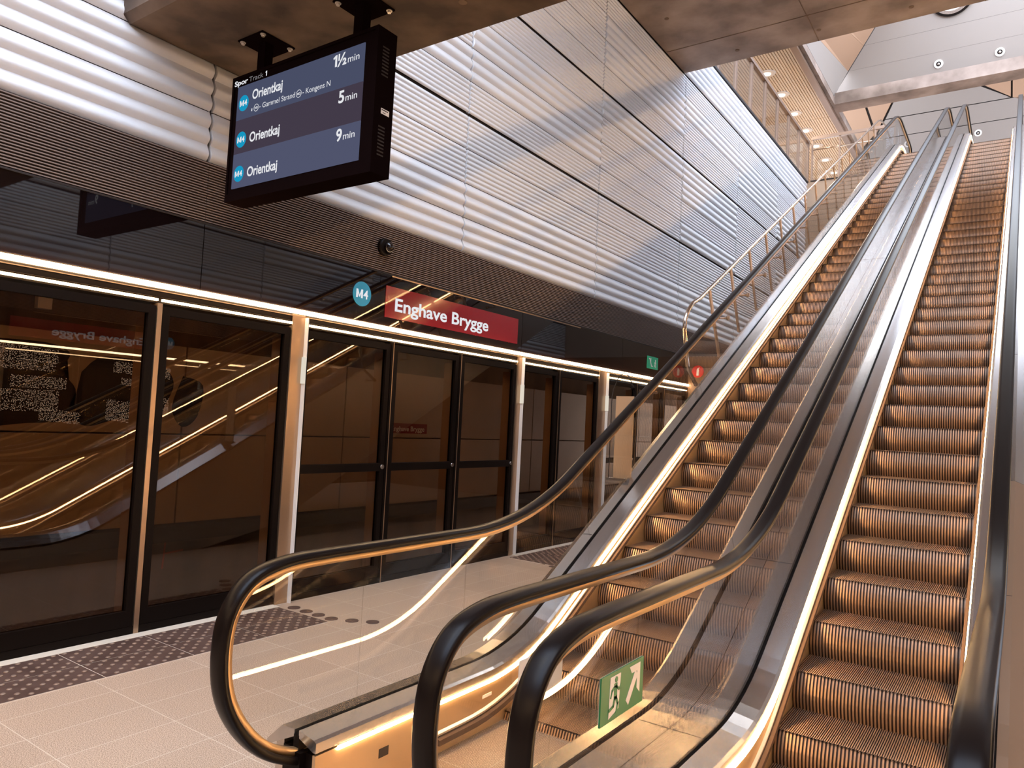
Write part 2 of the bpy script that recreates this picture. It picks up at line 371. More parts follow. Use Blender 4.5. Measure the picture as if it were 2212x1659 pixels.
# slanted roof plates: back shaft above the beam (y + z/2 = 29.2) and further hall beyond (y + z/2 = 36)
def plate(parent, pts, n, th=0.06, name='roof_plate', m=None):
    bm = NB(); c = sum((Vector(p) for p in pts), Vector())/len(pts)
    q = [Vector(p)+(c-Vector(p)).normalized()*0.022 for p in pts]
    prism(bm, q, Vector(n).normalized()*th); return obj(name, bm, m or M_plate, parent)
nA = (0, 1, .5)
def pa(x, z): return (x, 29.2-0.5*z, z)
def pb(x, z): return (x, 36.0-0.5*z, z)
rf = thing('roof_shaft', 'pale slanted metal plates of the roof shaft above the slim concrete beam', 'roof panels', (-2, 23, 11.7), None, 'structure')
def ridge(z): return -4.794+(z-12.027)*(1.784/2.128)
plate(rf, [pa(ridge(11.75), 11.75), pa(5.5, 11.75), pa(5.5, 12.566), pa(ridge(12.566), 12.566)], nA)
plate(rf, [pa(ridge(12.566), 12.566), pa(5.5, 12.566), pa(5.5, 13.11), pa(ridge(13.11), 13.11)], nA)
plate(rf, [pa(ridge(13.11), 13.11), pa(5.5, 13.11), pa(5.5, 14.4), pa(ridge(14.4), 14.4)], nA)
bm = NB(); prism(bm, [Vector(pa(-5.2, 11.7))+Vector((0, .08, .04)), Vector(pa(6, 11.7))+Vector((0, .08, .04)), Vector(pa(6, 14.6))+Vector((0, .08, .04)), Vector(pa(-2.6, 14.6))+Vector((0, .08, .04))], (0, .1, .05)); obj('backing', bm, M_dark, rf)
# left facets: between the gallery edge (x=-4.55) and the ridge
P0, P1, P2, P3 = [Vector(pa(ridge(z), z)) for z in (12.027, 12.566, 13.11, 14.4)]
e0, e1, e2 = Vector((-4.56, 22.2, 11.55)), Vector((-4.56, 16.5, 11.55)), Vector((-4.56, 12.4, 11.55))
nL = -((P1-e0).cross(e1-e0)).normalized()
if nL.x > 0: nL = -nL
plate(rf, [e0, P1, e1], nL, 0.05)
plate(rf, [e1, P1, P2, (e1+e2)/2], nL, 0.05, m=M_plate_w)
plate(rf, [(e1+e2)/2, P2, P3, e2], nL, 0.05, m=M_plate_w)
rb = thing('roof_shaft', 'grey and orange slanted plates seen beneath the slim concrete roof beam', 'roof panels', (-2, 29.5, 11), None, 'structure')
plate(rb, [pb(-4.24, 13.47), pb(-3.95, 13.96), pb(-1.5, 14.1), pb(-0.39, 13.47)], nA)
plate(rb, [pb(-4.54, 12.876), pb(-4.52, 13.03), pb(-4.26, 13.45), pb(3.5, 13.45), pb(3.5, 12.876)], nA)
plate(rb, [pb(-5.5, 11.6), pb(-4.52, 12.86), pb(3.5, 12.86), pb(3.5, 11.6)], nA)
plate(rb, [pb(-5.9, 9.0), pb(-5.5, 11.58), pb(5.5, 11.58), pb(5.5, 9.0)], nA)
plate(rb, [pb(-1.4, 14.1), pb(-0.39, 13.48), pb(-0.39, 14.3)], nA, m=M_plate_w)
plate(rb, [pb(-0.37, 14.3), pb(-0.37, 13.47), pb(3.6, 11.7), pb(3.6, 14.3)], nA, m=M_plate_w)
plate(rb, [pb(-6.2, 11.65), pb(-4.6, 13.03), pb(-4.94, 14.2), pb(-6.6, 14.2)], nA, m=M_plate_w)
plate(rb, [pb(-4.55, 13.06), pb(-4.92, 14.3), pb(-3.6, 14.3), pb(-3.97, 13.99)], nA, m=M_plate_w)
bm = NB(); prism(bm, [Vector(pb(-7, 8.8))+Vector((0, .08, .04)), Vector(pb(6, 8.8))+Vector((0, .08, .04)), Vector(pb(6, 15))+Vector((0, .08, .04)), Vector(pb(-7, 15))+Vector((0, .08, .04))], (0, .1, .05)); obj('backing', bm, M_dark, rb)
bm = NB(); bx(bm, -10.5, 6.8, 22.9, 38, 15.0, 15.2); struct('ceiling_far', bm, M_plate, 'pale ceiling of the far upper hall', 'ceiling')

portal((-1.2, 10, 15.2), 8, 26)

# ================================================================== SCREEN DOORS AND FASCIA
def leaf(s, y0, y1, kind, label, flip=False):
    x, d = side(s)
    t = thing('platform_screen_door', label, 'platform door', (x, (y0+y1)/2, 0), 'glass screen door leaves on the %s of the platform' % ('left' if s > 0 else 'right'))
    X = lambda a, b: sorted((x+d*a, x+d*b))
    bm = NB(); a, b = X(-0.05, 0.0); st = 0.055
    bx(bm, a, b, y0, y0+st, 0.06, 2.34); bx(bm, a, b, y1-st, y1, 0.06, 2.34); bx(bm, a, b, y0+st, y1-st, 0.06, 0.17); bx(bm, a, b, y0+st, y1-st, 2.28, 2.34)
    if kind == 'e': bx(bm, a, b, y0+st, y1-st, 1.088, 1.165)
    obj('door_frame', bm, M_black, t)
    bm = NB(); a, b = X(-0.036, -0.026)
    if kind == 'e': bx(bm, a, b, y0+st, y1-st, 0.17, 1.088); bx(bm, a, b, y0+st, y1-st, 1.165, 2.28)
    else: bx(bm, a, b, y0+st, y1-st, 0.17, 2.28)
    obj('glass_pane', bm, M_psd, t)
    ye = y1-st if s > 0 else y0+st
    bm = NB(); a, b = X(-0.16, -0.052); bx(bm, a, b, *sorted((ye-(0.0)*d, ye+0.03*d)), 0.1, 2.25); obj('edge_profile', bm, M_bronze_s, t)
    if kind == 'e':
        bm = NB(); yc = y1-0.03 if s > 0 else y0+0.03
        cyl(bm, (x, yc, 1.13), (x+d*0.012, yc, 1.13), 0.022, 16); obj('lock_rosette', bm, M_steel, t)
    return t
LEAVES = [(1.66, 2.835, 's', 'sliding glass door leaf at the left frame edge, left of the first bronze seam'),
 (2.885, 4.02, 's', 'sliding glass door leaf between the first bronze seam and the first bright post'),
 (4.17, 5.24, 'e', 'glass door leaf with black push bar just right of the first bright post'),
 (5.29, 6.32, 'e', 'middle barred glass door leaf beneath the left half of the red station sign'),
 (6.37, 7.45, 'e', 'barred glass door leaf beneath the right end of the red station sign'),
 (7.56, 8.45, 's', 'narrow sliding glass leaf right of the second bright post'),
 (8.50, 9.60, 's', 'sliding glass leaf between the narrow leaf and the wide bronze post'),
 (9.84, 10.90, 'e', 'glass leaf just beyond the wide bronze post, seen across the left handrail'),
 (10.94, 12.0, 'e', 'second last far glass leaf behind the left escalator balustrade'),
 (12.04, 13.08, 'e', 'last far glass leaf at the end of the screen doors')]
for y0, y1, k, lb in LEAVES: leaf(1, y0, y1, k, lb)
CC = 12.3
NEAR = [(-4.0, -2.86, 's'), (-2.82, -1.68, 's'), (-1.5, -0.45, 'e'), (-0.41, 0.6, 'e'), (0.64, 1.5, 'e')]
for i, (y0, y1, k, lb) in enumerate(LEAVES): leaf(-1, CC-y1, CC-y0, k, 'opposite side door leaf seen only mirrored, %s from the far end' % ['first', 'second', 'third', 'fourth', 'fifth', 'sixth', 'seventh', 'eighth', 'ninth', 'tenth'][i])
def screen(s, nm):
    x, d = side(s); X = lambda a, b: sorted((x+d*a, x+d*b)); Y = lambda y: y if s > 0 else CC-y
    # posts
    posts = [(1.52, 1.65, 'bronze'), (2.842, 2.878, 'seam'), (4.03, 4.16, 'bright'), (5.25, 5.28, 'seam'), (6.33, 6.36, 'seam'), (7.46, 7.55, 'bright'), (8.46, 8.49, 'seam'), (9.61, 9.83, 'bright'), (10.905, 10.935, 'seam'), (12.005, 12.035, 'seam'), (13.085, 13.13, 'seam')]
    for i, (a, b, k) in enumerate(posts):
        p = thing('door_post', '%s %s-side door post, %s' % ('slim' if k == 'seam' else 'wide bronze', nm, ['at the left frame edge', 'between the first two sliding leaves', 'with a bright edge, left of the blue round sign', 'left of the station sign', 'beneath the station sign centre', 'with a bright edge below the red sign end', 'in the middle of the far sliding pair', 'with a bright edge beside the rising handrail', 'behind the left handrail', 'far off beyond the handrail', 'at the far end of the doors'][i]), 'post', (x, Y((a+b)/2), 0), 'posts of the glass screen on the %s' % nm)
        bm = NB(); y0, y1 = sorted((Y(a), Y(b)))
        bx(bm, *X(-0.10, 0.012 if k != 'seam' else 0.006), y0, y1, 0.0, 2.36)
        obj('column', bm, M_bronze if (k != 'seam' or i == 1) else M_black, p)
        if k == 'seam' and i != 1: box('bronze_line', M_bronze, p, *X(0.006, 0.009), *sorted((Y(b)-.010*d*0, Y(b)-.008*d)), 0.0, 2.36)
        if k != 'seam': box('cap_plate', M_bronze, p, *X(0.001, 0.012), y0, y1, 2.36, 2.46)
        if k == 'bright':
            yt = Y(b)
            bm = NB(); bx(bm, *X(0.012, 0.055), *sorted((yt-0.012*d*0, yt+0.008*d)), 0.0, 2.44); obj('bright_edge', bm, M_white, p)
            bm = NB(); bx(bm, *X(0.0125, 0.065), *sorted((yt-0.012*d, yt-0.001*d)), 1.87, 2.10); obj('signal_plate', bm, emis('signal_glow_%s%d' % (nm, i), (1, 0.9, 0.75), 0.75), p)
    # header with the two light lines, black glass fascia, slatted band
    bm = NB(); bx(bm, *X(-0.30, -0.021), YB, 13.14, 2.362, 2.465); bx(bm, *X(-0.02, 0.0), YB, 13.14, 2.405, 2.452)
    h = thing('door_header', 'dark header beam over the glass doors on the %s' % nm, 'header', (x, 4, 2.36))
    obj('housing', bm, M_black, h)
    bm = NB(); bx(bm, *X(-0.02, 0.004), YB, 13.14, 2.445, 2.452); obj('trim_line', bm, M_bronze, h)
    l = box('linear_light', M_led, None, *X(-0.02, 0.030), YB+1, 13.12, 2.472, 2.502); tag(l, 'long bright warm light line running above all doors on the %s' % nm, 'linear light')
    br = [1.65, 2.842, 4.03, 7.46, 9.61, 13.085]; st = [1.65, 2.878, 4.16, 7.55, 9.83]
    segs = [(1.65, 2.842), (2.878, 4.03), (4.16, 7.46), (7.55, 9.61), (9.83, 13.085)]
    names = ['over the leaf at the left frame edge', 'between the first seam and the first bright post', 'under the red station sign', 'between the second and third bright posts', 'far off past the third bright post']
    for (a, b), nn in zip(segs, names):
        l = box('linear_light', M_led2, None, *X(-0.018, 0.006), *sorted((Y(a), Y(b))), 2.376, 2.392); tag(l, 'thin lower light line on the %s, %s' % (nm, nn), 'linear light', 'lower light lines on the %s' % nm)
    fz = thing('fascia_glass', 'black mirror glass band above the light line on the %s' % nm, 'fascia', (x, 5, 2.52), None, 'structure')
    cuts = [YB, -9.3, -6.2, -3.1, 0.04, 3.163, 5.042, 7.53, 10.35, 13.14]
    for a, b in zip(cuts, cuts[1:]):
        bm = NB(); y0, y1 = sorted((Y(a), Y(b)))
        if s < 0: y0, y1 = a, b
        bx(bm, *X(-0.03, 0.0), y0+0.003, y1-0.003, 2.515, 3.02); obj('glass_panel', bm, M_fascia, fz)
    bm = NB(); bx(bm, *X(-0.058, -0.031), YB, YE, 2.468, 3.51); bx(bm, *X(-0.03, 0.006), YB, YE, 3.020, 3.032); obj('backing', bm, M_dark, fz)
    bm = NB(); bx(bm, *X(-0.03, 0.002), 5.2, 9.0, 3.005, 3.018); obj('bronze_lip', bm, M_bronze, fz)
    sb = thing('slatted_band', 'band of thin grey horizontal slats above the black glass on the %s' % nm, 'slats', (x, 5, 3.03), None, 'structure')
    cut2 = [YB, -6.2, 0.04, 3.163, 5.9, 8.6, 11.4, 14.3, 17.2, YE]
    for a, b in zip(cut2, cut2[1:]):
        bm = NB()
        for k in range(23):
            z = 3.040+k*0.0203; bx(bm, *X(-0.03, 0.0), a+0.002, b-0.002, z, z+0.0080)
        obj('slat_panel', bm, M_slat, sb)
    if s > 0:
        bm = NB(); bx(bm, *X(-0.03, 0.0), 13.30, YE, 2.5, 3.02); obj('end_panel', bm, M_black, fz)
screen(1, 'left'); screen(-1, 'right')
# door surround: sill, tactile paving
for s, nm in ((1, 'left'), (-1, 'right')):
    x, d = side(s); X = lambda a, b: sorted((x+d*a, x+d*b)); Y = lambda y: y if s > 0 else CC-y
    bm = NB(); bx(bm, *X(-0.20, 0.004), YB, 13.14, 0.0, 0.058); struct('trim_sill_'+nm, bm, M_black, 'black sill under the glass doors on the %s' % nm, 'sill')
    for (a, b, nn) in ((-6, 4.02, 'near'), (7.53, 10.1, 'far')):
        bm = NB(); bx(bm, *X(0.006, 0.10), *sorted((Y(a), Y(b))), 0.0, 0.006); o = obj('edge_strip', bm, M_edge); tag(o, 'cream edge strip along the sill of the %s doors on the %s' % (nn, nm), 'floor strip')
        o['kind'] = 'structure'
    fields = [('near', -0.6 if s > 0 else 1.72, 4.0), ('far', 7.53, 9.6)]
    for nn, a, b in fields:
        tp = thing('tactile_paving', 'dark studded paving in front of the %s sliding doors on the %s' % (nn, nm), 'tactile paving', (x+d*.4, Y((a+b)/2), 0))
        ncol = round((b-a)/0.565)
        bm = NB(); bx(bm, *X(0.105, 0.715), *sorted((Y(b-ncol*.565), Y(b))), 0.0, 0.0055); obj('grout_bed', bm, M_grout, tp)
        for r in range(2):
            for c in range(ncol):
                y0 = b-(c+1)*0.565; y1 = y0+0.565; x0 = 0.105+r*0.305
                bm = NB(); bx(bm, *X(x0+0.003, x0+0.302), *sorted((Y(y0+.003), Y(y1-.003))), 0.0, 0.007)
                for i in range(6):
                    for j in range(11):
                        if (i+j) % 2: continue
                        cx, cyy = x+d*(x0+0.025+i*0.05), Y(y0+0.03+j*0.05)
                        if s > 0: cyl(bm, (cx, cyy, 0.007), (cx, cyy, 0.012), 0.0165, 10, 0.011, 1)
                obj('studded_tile', bm, (M_tact, M_stud), tp)
dots = [(-4.937, 4.092), (-4.78, 4.088), (-4.627, 4.085), (-4.474, 4.085), (-4.321, 4.161), (-4.179, 4.248)]
dots2 = [(-4.993, 7.408), (-4.841, 7.408), (-4.687, 7.397), (-4.533, 7.388), (-4.385, 7.311), (-4.245, 7.204)]
for g, dd in (('near', dots), ('far', dots2)):
    for i, (a, b) in enumerate(dd):
        bm = NB(); cyl(bm, (a, b, 0.0), (a, b, 0.004), 0.052, 28); o = obj('floor_stud', bm, M_tact)
        tag(o, 'flat black floor dot by the %s studs, %s from the doors' % (g, ['first', 'second', 'third', 'fourth', 'fifth', 'sixth'][i]), 'floor marker', 'black floor dots by the %s tactile field' % g)

# ================================================================== ESCALATORS
TH = 0.502481; T = math.tan(TH); YN = 3.392
def zc(y, zf, h, R=1.4):
    """height at y of a rail that runs zf over the landings and h above the step noses on the slope"""
    t = R*math.tan(TH/2); yp = YN+(zf-h)/T; yq = YN+(ZU+zf-h)/T
    if y < yp-t: return zf
    if y < yp+t*math.cos(TH): return zf+R-math.sqrt(max(0, R*R-(y-yp+t)**2))
    if y < yq-t*math.cos(TH): return h+(y-YN)*T
    if y < yq+t: return ZU+zf-R+math.sqrt(max(0, R*R-(yq+t-y)**2))
    return ZU+zf
def ysamp(y0, y1):
    c = [y0, y1]+[2.4+i*0.09 for i in range(26)]+[17.4+i*0.09 for i in range(26)]+[5+i for i in range(13)]
    return sorted(set(round(v, 4) for v in c if y0 <= v <= y1))
def loft(bm, prof, y0, y1, closed=True, mi=0):
    """prof: list of (x, zf, h) swept along the escalator"""
    rows = []
    for y in ysamp(y0, y1): rows.append([bm.verts.new((x, y, zc(y, zf, h))) for x, zf, h in prof])
    n = len(prof)
    for A, B in zip(rows, rows[1:]):
        for i in range(n if closed else n-1):
            f = bm.faces.new((A[i], A[(i+1) % n], B[(i+1) % n], B[i])); f.material_index = mi
    if closed: bm.faces.new(rows[0][::-1]); bm.faces.new(rows[-1])
def catmull(P, m=6):
    out = []
    for i in range(len(P)-1):
        p0, p1, p2, p3 = [Vector(P[max(0, min(len(P)-1, i+k))]) for k in (-1, 0, 1, 2)]
        for j in range(m):
            t = j/m; out.append(0.5*((2*p1)+(p2-p0)*t+(2*p0-5*p1+4*p2-p3)*t*t+(3*p1-p0-3*p2+p3)*t**3))
    out.append(Vector(P[-1])); return out
LOOP = [(2.20, .185), (2.09, .182), (1.92, .255), (1.79, .374), (1.700, .53), (1.672, .70), (1.695, .865), (1.79, .985), (1.95, 1.035), (2.15, 1.045), (2.4, 1.045)]
YTOP = 20.75
def rail_path(off=0.0, entry=True):
    lo = catmull(LOOP, 5)
    hi = [Vector((YTOP+(2.4-p.x)-0.30, ZU+p.y)) for p in reversed(lo)]
    mid = [Vector((y, zc(y, 1.045, 0.86, 2.2))) for y in ysamp(2.5, 19.9)]
    P = lo+mid+hi
    if off:
        Q = []
        for i, p in enumerate(P):
            d = (P[min(i+1, len(P)-1)]-P[max(i-1, 0)]).normalized(); n = Vector((d.y, -d.x)); Q.append(p+n*off)
        P = Q
    return P
def sweep(bm, x0, path, prof):
    """prof points (dx, dn): dn measured outward (towards the open side) from the path"""
    rows = []
    for i, p in enumerate(path):
        d = (path[min(i+1, len(path)-1)]-path[max(i-1, 0)]).normalized(); n = Vector((-d.y, d.x))
        rows.append([bm.verts.new((x0+a, p.x+n.x*b, p.y+n.y*b)) for a, b in prof])
    m = len(prof)
    for A, B in zip(rows, rows[1:]):
        for i in range(m):
            f = bm.faces.new((A[i], A[(i+1) % m], B[(i+1) % m], B[i])); f.smooth = True
    bm.faces.new(rows[0][::-1]); bm.faces.new(rows[-1])
RAILPROF = [(-.036, -.030), (-.041, -.018), (-.040, -.006), (-.033, .001), (-.018, .004), (0, .005), (.018, .004), (.033, .001), (.040, -.006), (.041, -.018), (.036, -.030), (.026, -.032), (.024, -.022), (-.024, -.022), (-.026, -.032)]

def step_mesh():
    bm = NB(); W = 0.384; n = 80; pw = 2*W/n; dep = 0.398
    # tread: ribs running front to back, one continuous comb profile
    prof = []
    for i in range(n):
        a = -W+i*pw
        prof += [(a, -0.009, 1), (a+pw*0.46, -0.009, 0), (a+pw*0.46, 0, 0), (a+pw, 0, 0)]
    prof.append((W, -0.009, 0))
    A = [bm.verts.new((x, 0, z)) for x, z, k in prof]; B = [bm.verts.new((x, dep, z)) for x, z, k in prof]
    for i in range(len(prof)-1):
        f = bm.faces.new((A[i], A[i+1], B[i+1], B[i])); k = i % 4
        f.material_index = 0 if k == 2 else 1
    # riser: curved ribbed plate
    m = 46; pr = 2*W/m; segs = 9
    zz = [0-0.235*j/segs for j in range(segs+1)]
    yy = [0.010-0.034*math.sin(math.pi*min(1.0, 0.93*(-z)/0.20)) if z > -0.2 else 0.004 for z in zz]
    cols = []
    for i in range(m):
        a = -W+i*pr
        cols += [(a, 0.009), (a+pr*0.42, 0.009), (a+pr*0.46, 0.0), (a+pr*0.96, 0.0)]
    cols.append((W, 0.009))
    G = [[bm.verts.new((x, y+q, z-0.0005)) for z, y in zip(zz, yy)] for x, q in cols]
    for i in range(len(cols)-1):
        for j in range(segs):
            f = bm.faces.new((G[i][j], G[i][j+1], G[i+1][j+1], G[i+1][j])); f.material_index = 0 if (i % 4) == 2 else 1
    bx(bm, -W, W, 0.03, dep, -0.05, -0.0095, 1)
    me = bpy.data.meshes.new('step'); bm.to_mesh(me); bm.free(); me.materials.append(M_rib); me.materials.append(M_groove); return me
STEP = step_mesh()

def nose_positions():
    # walk along the step path (horizontal, arc, slope) at 0.4 m chord, anchored to y=6.579 on the slope
    R = 1.3; t = R*math.tan(TH/2); ya = YN-t; arc = R*TH
    yq = YN+ZU/T; send = 0
    L_slope = (ZU/math.sin(TH))-2*t
    def at(s):                                   # s=0 at start of lower arc
        if s < 0: return ya+s, 0.0
        if s < arc: a = s/R; return ya+R*math.sin(a), R-R*math.cos(a)
        s2 = s-arc
        y1, z1 = ya+R*math.sin(TH), R-R*math.cos(TH)
        if s2 < L_slope: return y1+s2*math.cos(TH), z1+s2*math.sin(TH)
        s3 = s2-L_slope; y2, z2 = y1+L_slope*math.cos(TH), z1+L_slope*math.sin(TH)
        if s3 < arc: a = TH-s3/R; return y2+R*(math.sin(TH)-math.sin(a)), z2+R*(math.cos(a)-math.cos(TH))
        return y2+R*math.sin(TH)+(s3-arc), ZU
    y1 = ya+R*math.sin(TH); s0 = arc+(6.579-y1)/math.cos(TH)
    out = []
    k = -12
    while True:
        s = s0+(k-0)*0.4; k += 1
        y, z = at(s)
        if y > 20.0: break
        if y > 2.55: out.append((y, z))
    return out
NOSES = nose_positions()

def glass_piece(parent, xg, outline):
    bm = NB(); prism(bm, [(xg-0.005, y, z) for y, z in outline], (0.010, 0, 0)); return obj('balustrade_glass', bm, M_glass, parent)

def escalator(c, label, outer):
    """outer: dict side(-1/+1) -> 'open' or 'shared' deck"""
    e = thing('escalator', label, 'escalator', (c, 2, 0))
    for (y, z) in NOSES:
        o = bpy.data.objects.new('step', STEP); COL.objects.link(o); o.location = (c, y, z); o.parent = e; o.matrix_parent_inverse = Matrix.Translation(-Vector(e.location))
    y0, y1 = 2.075, 20.45
    for sd in (-1, 1):
        q = lambda v: c+sd*v
        # handrail, its guide and the glass
        bm = NB(); sweep(bm, q(.506), rail_path(), RAILPROF); obj('handrail', bm, M_blackgloss, e, True)
        bm = NB(); sweep(bm, q(.506), rail_path(0.028), [(-.015, -.032), (-.015, 0), (.015, 0), (.015, -.032)]); obj('handrail_guide', bm, M_guide, e)
        gp = rail_path(0.060); base = lambda y: zc(y, .26, .15)
        cuts = [2.405, 3.155, 4.52]
        y = 4.52
        while y < 17.6: y += 2.05; cuts.append(y)
        cuts += [19.3]
        lo = [p for p in gp if p.x < 2.405 and p.y < 2]
        piece = [(p.x, p.y) for p in lo if p.y > 0.27]
        glass_piece(e, q(.506), piece+[(2.402, 0.985), (2.402, 0.27)])
        allc = cuts
        def topz(y): return zc(y, 0.985, 0.79, 2.2)
        def lean(y): return 0.24 if 4.2 < y < 18.2 else 0.0
        for a, b in zip(allc, allc[1:]):
            ys = ysamp(a, b); la, lb = lean(a), lean(b)
            N = 14; top = []; bot = []
            for i in range(N+1):
                f = i/N; yt = a+.002-la+(b-.002-lb-a-.002+la)*f+0; yb = a+.002+la*0.25+(b-.002+lb*0.25-a-.002-la*0.25)*f
                top.append((yt, topz(yt))); bot.append((yb, base(yb)))
            glass_piece(e, q(.506), top+bot[::-1])
        hi = [(p.x, p.y) for p in gp if p.x > 19.3 and p.y > ZU+0.27]
        glass_piece(e, q(.506), [(19.303, ZU+.27)]+[(19.303, topz(19.303))]+[h for h in hi if h[0] > 19.4])
        # inner deck, light strip, skirt, brush
        bm = NB(); loft(bm, [(q(.492), .320, .210), (q(.400), .305, .195), (q(.385), .296, .186), (q(.385), .256, .146), (q(.40), .256, .146), (q(.492), .29, .18)], y0, y1); obj('inner_deck', bm, M_steel, e)
        bm = NB(); loft(bm, [(q(.384), .252, .143), (q(.377), .250, .141), (q(.377), .237, .128), (q(.384), .235, .126)], 2.19, 20.3); obj('light_strip', bm, M_led3, e)
        bm = NB(); loft(bm, [(q(.402), .246, .136), (q(.3855), .246, .136), (q(.3855), -.02, -.26), (q(.402), -.02, -.26)], y0, y1); obj('skirt', bm, M_skirt, e)
        bm = NB(); loft(bm, [(q(.3850), .108, .094), (q(.372), .100, .086), (q(.372), .090, .074), (q(.385), .086, .070)], y0+.75, y1-.75); obj('brush_holder', bm, M_steel_r, e)
        bm = NB(); loft(bm, [(q(.3845), .085, .069), (q(.354), .077, .061), (q(.354), .050, .034), (q(.3845), .046, .030)], y0+.75, y1-.75); obj('brush', bm, M_brush, e)
        bm = NB(); loft(bm, [(q(.523), .300, .190), (q(.489), .300, .190), (q(.489), .24, .13), (q(.523), .24, .13)], y0, y1); obj('glass_slot', bm, M_black, e)
        # outer deck
        if outer[sd] == 'shared':
            pr = [(q(.520), .318, .208), (q(.6715), .318, .208), (q(.6715), .30, .19), (q(.520), .30, .19)]
        elif sd < 0:
            pr = [(q(.520), .318, .208), (q(.600), .314, .204), (q(.690), .235, .120), (q(.690), .21, .09), (q(.520), .29, .18)]
        else:
            pr = [(q(.520), .318, .208), (q(.560), .318, .208), (q(.700), .262, .150), (q(.700), .23, .12), (q(.520), .29, .18)]
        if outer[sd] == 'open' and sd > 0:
            bm = NB(); loft(bm, pr, y0, 5.6); obj('outer_deck', bm, M_deckrefl, e)
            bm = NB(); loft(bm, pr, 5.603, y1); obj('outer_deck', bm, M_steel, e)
        else:
            bm = NB(); loft(bm, pr, y0, y1); obj('outer_deck', bm, M_steel, e)
        if outer[sd] != 'shared':
            bm = NB(); xo, xi = q(.690 if sd < 0 else .700), q(.64)
            rows = []
            for y in ysamp(y0+.05, y1):
                zt = zc(y, .23, .115); zb = max(0.0, zt-1.35); rows.append([bm.verts.new((a, y, z)) for a, z in ((xo, zt), (xi, zt), (xi, zb), (xo, zb))])
            for A, B in zip(rows, rows[1:]):
                for i in range(4): bm.faces.new((A[i], A[(i+1) % 4], B[(i+1) % 4], B[i]))
            bm.faces.new(rows[0][::-1]); bm.faces.new(rows[-1]); obj('side_cladding', bm, M_steel_r, e)
        # newel base under the rail entry
        bm = NB(); a, b = sorted((q(.392), q(.60))); bx(bm, a, b, 2.09, 2.6, 0.0, 0.235); bx(bm, *sorted((q(.46), q(.552))), 2.06, 2.10, 0.10, 0.24); obj('newel_base', bm, M_black, e)
        bm = NB(); bx(bm, *sorted((q(.392), q(.60))), 20.1, 20.44, ZU, ZU+0.235); obj('newel_base', bm, M_black, e)
    # comb plates, underside
    bm = NB(); bx(bm, c-.384, c+.384, 1.2, 2.56, -0.03, 0.004)
    for i in range(60):
        a = c-.378+i*0.0127; bx(bm, a, a+0.006, 1.3, 2.60, 0.004, 0.008)
    obj('comb_plate', bm, M_steel_r, e)
    bm = NB(); bx(bm, c-.384, c+.384, 19.9, 21.5, ZU-.03, ZU+.004); obj('comb_plate', bm, M_steel_r, e)
    bm = NB(); rows = []
    for y in ysamp(3.4, 20.4):
        zt = zc(y, -.25, -.45); zb = max(-.02, zt-0.75); zt = max(zt, zb+0.005)
        rows.append([bm.verts.new((c+a, y, z)) for a, z in ((-.63, zt), (.63, zt), (.63, zb), (-.63, zb))])
    for A, B in zip(rows, rows[1:]):
        for i in range(4): bm.faces.new((A[i], A[(i+1) % 4], B[(i+1) % 4], B[i]))
    bm.faces.new(rows[0][::-1]); bm.faces.new(rows[-1]); obj('truss', bm, M_steel_r, e)
    return e
C1, C2 = -1.930, -0.5835
e1 = escalator(C1, 'left escalator, beside the station wall, with the steel guard rail along it', {-1: 'open', 1: 'shared'})
e2 = escalator(C2, 'right escalator, nearest the camera, its step treads seen up close', {-1: 'shared', 1: 'open'})
# small details on the decks
bm = NB(); bx(bm, C1-.3850, C1-.3835, 2.44, 2.50, 0.115, 0.155); obj('socket_plate', bm, M_dark, e1)
for (e_, xx, y) in ((e1, C1-.3845, 2.40), (e1, C1-.3845, 2.75), (e1, C1-.3845, 2.20)):
    bm = NB(); cyl(bm, (xx-.001, y, .252), (xx+.0025, y, .252), .005, 10); obj('screw', bm, M_bronze, e_)
def deck_seam(e_, xa, xb, y, zf, h, m=M_dark, w=.0025):
    bm = NB(); z0 = zc(y, zf, h); z1 = zc(y+w, zf, h)
    prism(bm, [(xa, y, z0+.0006), (xb, y, z0+.0006), (xb, y+w, z1+.0006), (xa, y+w, z1+.0006)], (0, 0, .0006)); obj('deck_joint', bm, m, e_)
for y in (3.15, 4.6, 7.4, 10.2, 13.0, 15.8):
    deck_seam(e1, C1+.525, C1+.67, y, .318, .208); deck_seam(e2, C2-.67, C2-.525, y, .318, .208)
    deck_seam(e1, C1-.60, C1-.525, y, .318, .208); deck_seam(e2, C2+.525, C2+.56, y, .318, .208)
def sticker(e_, x, y, zf, h, w=0.022, l=0.03):
    bm = NB(); z0, z1 = zc(y, zf, h), zc(y+l, zf, h)
    prism(bm, [(x, y, z0+.001), (x+w, y, z0+.001), (x+w, y+l, z1+.001), (x, y+l, z1+.001)], (0, 0, .0008)); obj('sticker', bm, M_white, e_)
sticker(e2, C2-.44, 4.40, .293, .183, .02, .028); sticker(e2, C2-.435, 4.45, .291, .181, .02, .022)
bm = NB(); bx(bm, C1-.3850, C1-.3835, 3.20, 3.28, 0.165, 0.182); obj('sticker', bm, M_white, e1)

